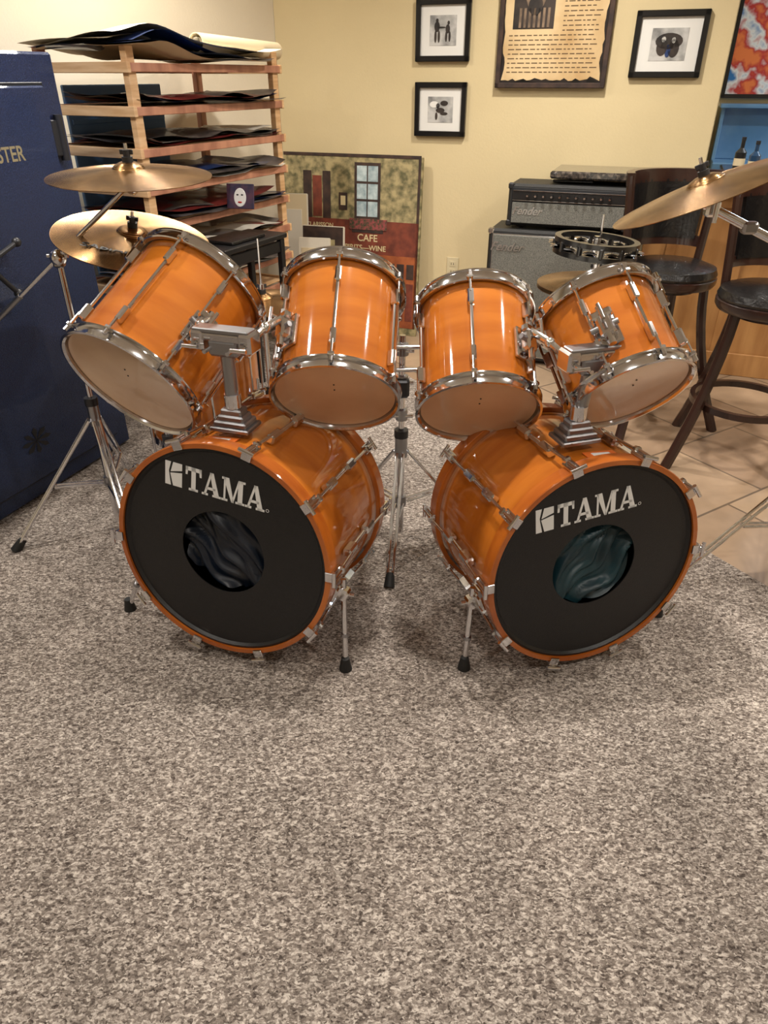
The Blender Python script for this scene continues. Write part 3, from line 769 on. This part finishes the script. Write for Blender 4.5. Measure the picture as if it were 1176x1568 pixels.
for i,(x,z,r,h,m) in enumerate(((1.44,-.04,.026,.13,'tabletop'),(1.50,.04,.026,.12,'glassb'),(1.60,-.02,.03,.16,'tabletop'),(1.70,.05,.028,.16,'glassg'),(1.80,-.05,.03,.2,'glassb'))): bottle(x,z,r,h,m)
b.make('bar_bottles')
b=B(); T5=basis(V((C2[0],C2[1],0)),R,UP,-F)
b.box((.55,.48,.205),(1.0,.96,.36),'cabinet',T5,.006)
b.box((.55,1.10,.115),(1.0,.28,.02),'cabinet',T5,.003)
for x in(.06,1.04): b.box((x,1.09,.10),(.02,.28,.16),'cabinet',T5,.003)
b.box((.55,1.23,.115),(1.02,.02,.20),'cabinet',T5,.003)
for x in(.3,.55,.8): b.box((x,.48,.385),(.015,.9,.012),'safedark',T5,.002)
b.make('blue_bar_cabinet')
b=B(); b.box((.35,1.65,.014),(.60,.74,.02),'colposter',T5,.002)
for sx in(.045,.655): b.box((sx,1.65,.018),(.02,.76,.028),'frameblk',T5,.002)
for y in(1.275,2.025): b.box((.35,y,.018),(.63,.02,.028),'frameblk',T5,.002)
b.make('colourful_poster')

def stool(x,y,face):
    T=Matrix.Translation((x,y,0))@Matrix.Rotation(math.radians(face),4,'Z')
    b=B(); sh=.65
    b.lathe([(0,sh-.035),(.185,sh-.035),(.195,sh-.02),(.195,sh),(.185,sh+.006)],'blackwood',T,40)
    b.lathe([(.188,sh),(.194,sh+.015),(.185,sh+.038),(.15,sh+.05),(0,sh+.055)],'leather',T,40)
    b.lathe([(0,sh-.06),(.12,sh-.06),(.12,sh-.035)],'blackwood',T,32)
    for sx in(-1,1):
        for sy in(-1,1):
            pts=[T@V((sx*(.11+.10*f**1.7+.02*f),sy*(.11+.10*f**1.7+.02*f),(sh-.04)*(1-f))) for f in[i/8 for i in range(9)]]
            b.tube(pts,[.020+.002*i/8 for i in range(9)],'blackwood',8)
    b.lathe([(.185,.235),(.205,.235),(.205,.26),(.185,.26)],'blackwood',T,40,True)
    def arc(z0,z1,r0,r1,a0,a1,mt,n=14):
        vs=[]
        for i in range(n+1):
            a=math.radians(a0+(a1-a0)*i/n)
            for r,z in((r0,z0),(r1,z0),(r1+.03*(z1-z0)/.3,z1),(r0+.03*(z1-z0)/.3,z1)): vs.append(T@V((r*math.cos(a),r*math.sin(a),z)))
        fs=[[i*4+k,(i+1)*4+k,(i+1)*4+(k+1)%4,i*4+(k+1)%4] for i in range(n) for k in range(4)]+[[0,1,2,3],[n*4+3,n*4+2,n*4+1,n*4]]
        b.add(vs,fs,mt)
    arc(sh+.34,sh+.39,.200,.232,18,162,'blackwood'); arc(sh+.09,sh+.13,.18,.205,22,158,'blackwood')
    arc(sh+.12,sh+.35,.178,.206,32,148,'leather')
    for a in(22,158):
        a=math.radians(a); b.tube([T@V((.18*math.cos(a),.18*math.sin(a),sh-.02)),T@V((.195*math.cos(a),.195*math.sin(a),sh+.15)),T@V((.218*math.cos(a),.218*math.sin(a),sh+.38))],.018,'blackwood',8)
    b.make('bar_stool')
stool(1.215,3.12,12)
stool(1.46,2.70,-25)

# ---------------- ceiling lamps + lights ----------------
def area(name,loc,size,energy,col=(1,.94,.86),rot=(0,0,0),spread=155):
    l=bpy.data.lights.new(name,'AREA'); l.shape='DISK'; l.size=size; l.energy=energy; l.color=col; l.spread=math.radians(spread)
    o=bpy.data.objects.new(name,l); o.location=loc; o.rotation_euler=rot; S.collection.objects.link(o); return o
pos=[(-1.45,.55,13),(.25,.2,8),(1.55,.55,13),(-1.45,1.95,20),(.2,1.95,22),(1.55,2.0,20),(-.9,3.45,21),(.65,3.4,23),(2.6,3.2,18),(-1.0,-1.3,8),(1.2,-1.3,8)]
for x,y,e in pos:
    b=B(); Tm=Matrix.Translation((x,y,H))
    b.lathe([(.065,-.002),(.085,-.006),(.09,0)],'trim',Tm,32); b.lathe([(0,-.0015),(.065,-.002)],'lamp',Tm,32)
    b.make('recessed_ceiling_light')
    area('ceiling_lamp_light',(x,y,H-.03),.12,e)
l=bpy.data.lights.new('blue_display_light','SPOT'); l.energy=70; l.color=(.22,.48,1); l.spot_size=math.radians(50); l.spot_blend=1; l.shadow_soft_size=.15
o=bpy.data.objects.new('blue_display_light',l); o.location=(-.45,1.9,2.25); S.collection.objects.link(o)
o.rotation_euler=(V((-1.3,2.75,1.45))-V(o.location)).to_track_quat('-Z','Y').to_euler()
l=bpy.data.lights.new('bar_glow','POINT'); l.energy=9; l.color=(.6,.78,1); l.shadow_soft_size=.1
o=bpy.data.objects.new('bar_glow',l); o.location=(2.5,4.0,1.8); S.collection.objects.link(o)

w=bpy.data.worlds.new('World'); S.world=w; w.use_nodes=True
w.node_tree.nodes['Background'].inputs[0].default_value=(1,.93,.85,1); w.node_tree.nodes['Background'].inputs[1].default_value=.15

# ---------------- camera ----------------
cam=bpy.data.cameras.new('camera'); co=bpy.data.objects.new('camera',cam); S.collection.objects.link(co)
co.location=(0,0,1.37); co.rotation_euler=(math.radians(90-31.5),0,0)
cam.sensor_fit='VERTICAL'; cam.sensor_height=36; cam.lens=1110*36/1600; cam.clip_start=.02
S.camera=co
